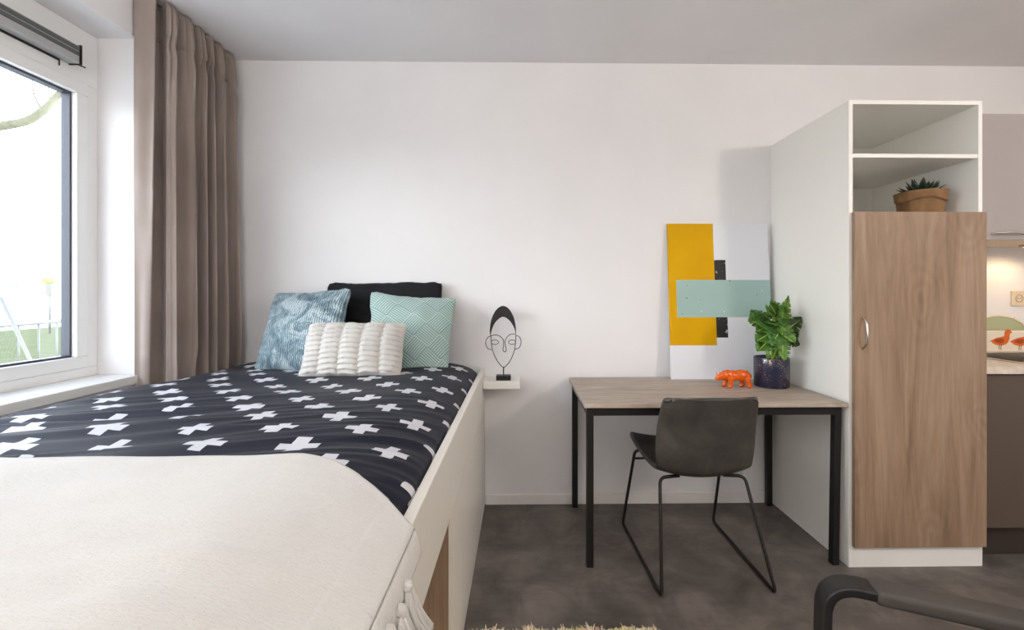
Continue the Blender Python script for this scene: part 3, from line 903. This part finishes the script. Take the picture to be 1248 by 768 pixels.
obj('carcass', box(KX0, KX1, 2.072, 2.648, .15, .735), m_kply, bc)
for a, b in zip(xs[:-1], xs[1:]):
    obj('door', box(a, b-.003, 2.053, 2.071, .152, .866), m_kbase, bc, bevel=.0015)
obj('plinth', box(KX0, KX1, 2.105, 2.125, 0, .15), plain('dark_brown_plinth', (52, 43, 37), .5), bc)
# worktop with an opening for the sink
SX0, SX1, SY0, SY1 = 2.42, 2.95, 2.14, 2.50
bm = NB()
add_box(bm, KX0, KX1, 2.035, SY0, .872, .905); add_box(bm, KX0, KX1, SY1, 2.648, .872, .905)
add_box(bm, KX0, SX0, SY0, SY1, .872, .905); add_box(bm, SX1, KX1, SY0, SY1, .872, .905)
k = M('pale_stone_worktop', rough=.35, spec=.4); v = k.coord(); k.col(k.ramp(k.noise(v, 40, 4), [(.3, srgb(196, 180, 162)), (.7, srgb(222, 210, 195))]))
tag(obj('worktop', bm, k.m), 'pale stone kitchen worktop on the base cabinet', 'worktop')
m_inox = plain('stainless_steel', (196, 188, 178), .3, 1)
sink = thing('sink', 'stainless steel sink let into the pale kitchen worktop', 'sink', ((SX0+SX1)/2, (SY0+SY1)/2, .75))
bm = NB(); rectframe(bm, SY0-.015, SY1+.015, SX0-.015, SX1+.015, 0, .005, .0)if False else None
def flat_rim(x0, x1, y0, y1, z0, z1, w):
    add_box(bm, x0, x1, y0, y0+w, z0, z1); add_box(bm, x0, x1, y1-w, y1, z0, z1); add_box(bm, x0, x0+w, y0+w, y1-w, z0, z1); add_box(bm, x1-w, x1, y0+w, y1-w, z0, z1)
flat_rim(SX0-.014, SX1+.014, SY0-.014, SY1+.014, .9055, .909, .03)
obj('rim', bm, m_inox, sink, bevel=.001)
bm = NB()
add_box(bm, SX0+.014, SX1-.014, SY0+.014, SY1-.014, .75, .754)
flat_rim(SX0+.010, SX1-.010, SY0+.010, SY1-.010, .75, .9055, .004)
obj('basin', bm, m_inox, sink)
# backsplash items
m_plate = plain('outlet_plastic', (216, 200, 178), .4)
ox, oz = 3.015, 1.212
out = thing('power_outlet', 'cream double power outlet on the kitchen wall above the worktop', 'power outlet', (ox, 2.65, oz))
obj('plate', box(ox-.075, ox+.075, 2.638, 2.6495, oz-.046, oz+.046), m_plate, out, bevel=.004)
for dx in (-.034, .036):
    bm = NB(); 
    ring = [(ox+dx+.021*math.cos(a), 2.6375, oz+.021*math.sin(a)) for a in [2*PI*i/24 for i in range(24)]]
    add_tube(bm, ring, .003, 6, closed=True)
    s_ = obj('socket', bm, plain('socket_beige', (176, 158, 136), .5), out, smooth=True)  # socket rings a darker beige than the plate
    bm = NB()
    for q in (-.008, .008): add_tube(bm, [(ox+dx+q, 2.637, oz), (ox+dx+q, 2.6385, oz)], .003, 8)
    obj('pin_hole', bm, m_black, s_)
# sage tray leaning on the wall, cream rim and knob handles
TXc, TZ0 = 2.842, .9055
tray = thing('serving_tray', 'sage green oval tray with a cream rim leaning on the kitchen wall', 'tray', (TXc, 2.62, TZ0))
def oval(w, h, n=64): return [(w*math.cos(2*PI*i/n), h*math.sin(2*PI*i/n)) for i in range(n)]
tz = .102
def tp(p, s, y0=0): 
    z = p[1]+tz; y = 2.604 + z*.13 + s*.010 + y0
    return (TXc+p[0], y, TZ0+z)
bm = NB(); add_prism(bm, oval(.170, .098), lambda p, s: tp(p, s), 0)
obj('tray_base', bm, plain('sage_enamel', (160, 166, 132), .4), tray, bevel=.001)
obj('rim', tube([tp(p, 0) for p in oval(.172, .100)], .0045, 8, closed=True), plain('cream_rim', (226, 216, 190), .45), tray, smooth=True)
for sg in (-1, 1):
    bm = NB(); bmesh.ops.create_icosphere(bm, subdivisions=3, radius=.009)
    for v in bm.verts: v.co += Vector(tp((sg*.108, .0785), 0))
    add_tube(bm, [tp((sg*.122, .062), 0), tp((sg*.100, .094), 0)], .0045, 8)
    obj('handle', bm, plain('cream_knob', (232, 224, 204), .45), tray, smooth=True)
# white tin with orange birds printed along its front
bx0, bx1, by0, by1 = 2.668, 2.962, 2.545, 2.592
tin = thing('storage_tin', 'low white tin with a print of walking orange birds on the worktop', 'tin', ((bx0+bx1)/2, (by0+by1)/2, .9055))
bm = box(bx0, bx1, by0, by1, .9055, 1.024)
obj('tin_body', bm, plain('cream_white_enamel', (232, 222, 206), .4), tin, bevel=.004)
m_bird = plain('bird_orange', (216, 104, 18), .5); m_bird2 = plain('bird_dark_orange', (160, 66, 22), .5); m_bleg = plain('bird_leg_grey', (120, 96, 78), .6)
def bird(x, z):
    y = by0-.0012
    to = lambda p, s: (x+p[0]*.00135, y+s*.0012, z+p[1]*.00135)
    body = spl([(-46, -4), (-26, 8), (-6, 16), (14, 20), (24, 24), (26, 40), (32, 50), (44, 52), (52, 46), (58, 38), (50, 34), (48, 26), (46, 10), (36, -8), (18, -16), (-6, -16), (-24, -8), (-34, 0)], 70, True)[:-1]
    bm = NB(); add_prism(bm, body, to, 0); b = obj('bird_print', bm, m_bird, tin)
    wing = spl([(-22, 4), (-2, 12), (18, 12), (22, 0), (8, -8), (-10, -4)], 30, True)[:-1]
    bm = NB(); add_prism(bm, wing, lambda p, s: (x+p[0]*.00135, y-.0008+s*.0009, z+p[1]*.00135), 0); obj('wing', bm, m_bird2, b)
    bm = NB()
    for q in (2, 10): add_tube(bm, [to((q+2, -14), 0), to((q-2, -32), 0), to((q+6, -34), 0)], .0014, 5)
    obj('bird_leg', bm, m_bleg, b)
bird(2.755, .965); bird(2.872, .962)
# puck light under the wall cabinet
px_, py_ = 2.872, 2.50
puck = thing('cabinet_spotlight', 'small round warm light under the kitchen wall cabinet', 'light', (px_, py_, 1.505))
bm = NB(); add_lathe(bm, [(.001, .0135), (.034, .0135), (.034, 0), (.028, -.002), (.026, .002)], px_, py_, 32, 1.505, closed=False)
obj('housing', bm, m_steel, puck, smooth=False)
em = M('lit_lens'); em.set('Emission Color', (1, .72, .40, 1)); em.set('Emission Strength', 9)
bm = NB(); add_lathe(bm, [(.001, .0035), (.026, .0035), (.026, .0005), (.001, -.001)], px_, py_, 24, 1.505, closed=False)
obj('lens', bm, em.m, puck, smooth=True)
ld = bpy.data.lights.new('cabinet_lamp', 'SPOT'); ld.energy = CAB; ld.color = (1, .70, .38); ld.spot_size = math.radians(165); ld.spot_blend = .6; ld.shadow_soft_size = .025
lo = bpy.data.objects.new('cabinet_lamp', ld); C.objects.link(lo); lo.location = (px_, py_, 1.498)

# ------------------------------------------------------------------ armchair in the foreground, its far arm in view
ARX, ARY = .729, 1.085
arm = thing('armchair', 'black bentwood armchair with a padded arm in the right foreground corner', 'armchair', (ARX, ARY, 0), (0, 0, math.radians(-16)))
m_bent = plain('black_bentwood', (26, 25, 25), .38, spec=.45)
m_pad = plain('charcoal_arm_pad', (70, 65, 61), .6, spec=.3, bump=.15, bscale=300)
# local: x runs to the back of the chair, y to its far side; ribbon section 2.2 x 6 cm
def ribbon(bm, P, w, th, y0):
    P = [Vector(p) for p in P]; R = []
    for i, p in enumerate(P):
        t = (P[min(i+1, len(P)-1)]-P[max(i-1, 0)]).normalized(); n = Vector((-t.z, 0, t.x))
        R.append([bm.verts.new(p + n*a + Vector((0, y0+b, 0))) for a, b in ((-th/2, -w/2), (th/2, -w/2), (th/2, w/2), (-th/2, w/2))])
    for A, B in zip(R[:-1], R[1:]):
        for q in range(4): bm.faces.new((A[q], A[(q+1) % 4], B[(q+1) % 4], B[q]))
    bm.faces.new(R[0][::-1]); bm.faces.new(R[-1])
path = bend([(-.012, 0, .012), (.0, 0, .566), (.60, 0, .516)], .07, 12)
path2 = bend([(.02, 0, .012), (.80, 0, .012), (.60, 0, .500)], .09, 8)
for y0 in (-.03, -.60):
    bm = NB(); ribbon(bm, path, .06, .022, y0)
    fr_ = obj('arm_frame', bm, m_bent, arm, local=True, bevel=.005, seg=3)
    bm = NB(); ribbon(bm, path2, .06, .022, y0)
    obj('runner', bm, m_bent, arm, local=True, bevel=.004)
    bm = NB()
    pp = [Vector((x, 0, .5600-(x)*.084+.006)) for x in [.095+.49*i/12 for i in range(13)]]
    ribbon(bm, pp, .068, .034, y0)
    obj('arm_pad', bm, m_pad, fr_, local=True, bevel=.011, seg=4, smooth=True)
    obj('seat_rail', tube([(.01, y0, .30), (.62, y0, .24)], .014, 8), m_bent, arm, local=True, smooth=True)
cb = cushion_bm(.62, .50, .11, 30, 30, .02, .3)
for v in cb.verts: v.co = Vector((.33+v.co.x, -.315+v.co.z, .335-v.co.y*1.0-.06*(v.co.x)))
obj('seat_cushion', cb, m_pad, arm, local=True, smooth=True)
cb = cushion_bm(.50, .66, .11, 30, 30, .02, .3)
for v in cb.verts: v.co = Vector((.70+v.co.z*.33-v.co.y, -.315+v.co.x, .68+v.co.z*.94))
obj('back_cushion', cb, m_pad, arm, local=True, smooth=True)

# ------------------------------------------------------------------ rug with a fringe
def mat_rug():
    k = M('cream_shag', rough=.95, spec=.05, sheen=.3); v = k.coord()
    k.col(k.ramp(k.noise(v, 6, 4, .6), [(.3, srgb(214, 186, 150)), (.5, srgb(220, 206, 160)), (.7, srgb(226, 214, 186))])); k.bump(k.noise(v, 120, 4), .6, .01); return k.m
m_rug = mat_rug()
rug = thing('rug', 'cream fringed rug on the grey floor at the front edge beside the bed', 'rug', (.15, .9, 0))
obj('rug_field', box(-.20, .50, .30, 1.600, .001, .016), m_rug, rug, bevel=.006)
m_fr = [plain('fringe_cream', (232, 220, 194), .9), plain('fringe_pink', (224, 192, 166), .9), plain('fringe_yellow', (224, 216, 166), .9)]
bm = NB()
for i in range(520):
    x = random.uniform(-.195, .495); cl = noise.noise(Vector((x*14, 0, 0)))
    l = random.uniform(.030, .050)*(1+.45*cl); h = random.uniform(.006, .020)+max(0, .014*cl)
    dx = random.uniform(-.016, .016)
    n0 = len(bm.faces)
    add_tube(bm, [(x, 1.594, .010), (x+dx*.4, 1.600+l*.5, .012+h), (x+dx, 1.600+l, .004+h*random.uniform(.3, 1.3))], .0021, 5, taper=[1, 1, .4])
    bm.faces.ensure_lookup_table()
    mi = 1 if noise.noise(Vector((x*9, 4, 0))) > .18 else (2 if noise.noise(Vector((x*7, 9, 0))) > .1 else 0)
    if random.random() < .2: mi = random.randrange(3)
    for f in bm.faces[n0:]: f.material_index = mi
o = obj('fringe', bm, m_fr, rug, smooth=True); o['kind'] = 'stuff'

# ------------------------------------------------------------------ outside the window
k = M('lawn_grass', rough=.95, spec=.1); v = k.coord()
k.col(k.ramp(k.noise(k.coord(scale=(.7, 2.2, 1)), 1.6, 8, .7), [(.3, (.074, .088, .036, 1)), (.5, (.100, .112, .052, 1)), (.7, (.124, .132, .080, 1))])); k.bump(k.noise(v, 9, 6), .8, .05)
lawn = obj('grass', box(-17.0, -2.1, -30, 32, -.30, -.02), k.m); lawn['kind'] = 'stuff'
tag(lawn, 'sunlit green lawn outside the window', 'lawn')
struct('path', box(-6.2, -2.06, -30, 32, -.02, -.005), plain('pale_bounce_strip', (224, 221, 214), .9))  # unseen pale strip added to bounce daylight onto soffit and ceiling
struct('ground', box(-90, -17.0, -60, 80, -.30, -.03), plain('pale_paving', (226, 222, 214), .9))
m_galv = plain('grey_steel_rail', (112, 113, 110), .5)
fence = thing('railing_fence', 'thin grey railing fence crossing the lawn outside the window', 'fence', (-7, 6, -.02))
fA, fB = Vector((-6.55, 3.6, 0)), Vector((-7.6, 9.8, 0))
obj('top_rail', tube([fA+Vector((0, 0, .80)), fB+Vector((0, 0, .80))], .028, 8), m_galv, fence, smooth=True)
for i in range(21):
    p = fA.lerp(fB, i/20)
    obj('post', tube([p+Vector((0, 0, -.02)), p+Vector((0, 0, .80))], .013, 6), m_galv, fence, smooth=True)
pole = thing('metal_prop', 'leaning grey metal pole with a hook standing on the lawn outside', 'pole', (-4, 4, 0))
obj('shaft', tube([(-4.0, 4.0, .012), (-4.55, 4.0, 1.20)], .013, 10), m_galv, pole, smooth=True)
obj('hook', tube([(-4.54, 4.0, 1.18), (-4.62, 4.0, 1.22), (-5.0, 3.95, 1.25)], .010, 8), m_galv, pole, smooth=True)
# bare tree whose branch reaches across the upper pane
k = M('pale_bark', rough=.9, spec=.1); v = k.coord(scale=(6, 6, 2)); k.col(k.ramp(k.noise(v, 2, 5), [(.3, srgb(92, 91, 76)), (.7, srgb(108, 107, 90))])); k.bump(k.noise(v, 4, 4), .5, .02)
tree = thing('bare_tree', 'bare tree whose mossy branch reaches across the upper window pane', 'tree', (-8.4, 5.3, -.02))
obj('trunk', tube([(-8.4, 5.3, .012), (-8.3, 5.3, 1.6), (-8.4, 5.35, 3.2), (-8.3, 5.4, 5.2)], .18, 14, taper=[1.2, 1, .85, .6]), k.m, tree, smooth=True)
B1 = spl([(-8.32, 5.3, 2.2), (-7.4, 5.2, 2.75), (-6.4, 5.05, 2.98), (-5.8, 5, 3.05), (-5.42, 5, 3.12), (-5.22, 5, 3.25), (-5.06, 5, 3.42), (-4.7, 4.95, 3.7)], 48)
obj('branch', tube(B1, .055, 10, taper=[1.2-.75*i/48 for i in range(49)]), k.m, tree, smooth=True)
obj('twig', tube(spl([(-5.24, 5, 3.23), (-5.31, 4.98, 3.42), (-5.36, 5, 3.7)], 20), .010, 6, taper=[1-.7*i/20 for i in range(21)]), k.m, tree, smooth=True)
obj('twig', tube(spl([(-5.16, 5, 3.30), (-5.18, 5, 3.52), (-5.26, 5, 3.75)], 20), .008, 6, taper=[1-.7*i/20 for i in range(21)]), k.m, tree, smooth=True)
bld = thing('street_building', 'pale building with small dark windows far beyond the lawn', 'building', (-50, 40, 0))
obj('wall_block', box(-80, -46, 14, 60, -.03, 7.5), plain('pale_render', (236, 234, 230), .9), bld)
m_far = plain('far_glass', (104, 107, 110), .4)
for y in (36.8, 38.2, 39.6, 41.0, 42.6, 44.4, 46.2):
    for z in (1.55, 4.4):
        obj('window_pane', box(-46.06, -45.98, y, y+.75, z, z+.75), m_far, bld)
sgn = thing('yellow_sign', 'yellow topped sign on a post outside the window beyond the railing', 'sign', (-14.5, 14, -.02))
obj('post', tube([(-14.5, 14.05, -.02), (-14.5, 14.05, 1.6)], .03, 8), m_galv, sgn, smooth=True)
obj('board', box(-14.68, -14.32, 13.98, 14.02, 1.52, 1.68), plain('sign_yellow', (118, 108, 46), .5), sgn, bevel=.01)
obj('panel', box(-14.58, -14.40, 13.985, 14.015, 1.12, 1.52), plain('sign_grey', (102, 102, 90), .5), sgn, bevel=.01)

# ------------------------------------------------------------------ light
w = bpy.data.worlds.new('sky'); SC.world = w; w.use_nodes = True
wt = w.node_tree; bg = wt.nodes['Background']; bg.inputs['Strength'].default_value = SKY
tc = wt.nodes.new('ShaderNodeTexCoord'); sp = wt.nodes.new('ShaderNodeSeparateXYZ'); wt.links.new(tc.outputs['Generated'], sp.inputs[0])
rp = wt.nodes.new('ShaderNodeValToRGB'); wt.links.new(sp.outputs[2], rp.inputs[0]); wt.links.new(rp.outputs[0], bg.inputs['Color'])
e = rp.color_ramp.elements
e[0].position = 0; e[0].color = (.95, .985, 1.03, 1); e[1].position = .75; e[1].color = (.25, .29, .37, 1)
q = e.new(.12); q.color = (.86, .90, .95, 1); q = e.new(.4); q.color = (.46, .50, .57, 1)
def area(name, loc, rot, sx, sy, power, col=(1, 1, 1), portal=False, shape='RECTANGLE'):
    l = bpy.data.lights.new(name, 'AREA'); l.shape = shape; l.size = sx
    if shape == 'RECTANGLE': l.size_y = sy
    l.energy = power; l.color = col
    o = bpy.data.objects.new(name, l); C.objects.link(o); o.location = loc; o.rotation_euler = rot
    if portal: l.cycles.is_portal = True
    return o
def globe(name, loc, power, col, r=.16):
    l = bpy.data.lights.new(name, 'POINT'); l.energy = power; l.color = col; l.shadow_soft_size = r
    o = bpy.data.objects.new(name, l); C.objects.link(o); o.location = loc
    return o
area('window_portal', (-2.02, (WY0+WY1)/2, (WZ0+WZ1)/2), (0, -PI/2, 0), WZ1-WZ0, WY1-WY0, 1, portal=True)
globe('fill_globe', (2.5, -.1, 2.2), FILL_A, (1, .912, .825))  # unseen fill light added to lift the kitchen side wall and ceiling
globe('fill_globe', (-1.25, -1.1, 1.2), FILL_B, (1, .95, .91))  # unseen low fill added to brighten soffit, jamb and curtain corner
area('fill_disc', (1.5, .75, ZC-.03), (0, 0, 0), .7, .7, FILL_C, (1, .90, .80), shape='DISK')  # unseen fill disc added above the room, left switched off
area('fill_uplight', (-.1, -1.0, 1.8), (PI, 0, 0), .4, .4, FILL_UP, (1, .93, .86), shape='DISK')  # unseen uplight added to even out the ceiling, no known lamp there

# ------------------------------------------------------------------ camera and view
f_px = 547.
cam = bpy.data.cameras.new('camera'); cam.sensor_fit = 'HORIZONTAL'; cam.sensor_width = 36; cam.lens = f_px/1248*36
cam.shift_x = -(643-624)/1248; cam.shift_y = (356-384)/1248; cam.clip_start = .05; cam.clip_end = 300
co = bpy.data.objects.new('camera', cam); C.objects.link(co)
co.location = (0, 0, 1.25); co.rotation_euler = (PI/2, 0, -math.atan(8.5/547))
SC.camera = co
vs_ = SC.view_settings
SC.display_settings.display_device = 'sRGB'
vs_.view_transform = 'Standard'; vs_.look = 'None'; vs_.gamma = 1; vs_.use_curve_mapping = False
vs_.exposure = .12
SC.cycles.max_bounces = 12; SC.cycles.diffuse_bounces = 6; SC.cycles.sample_clamp_indirect = 6
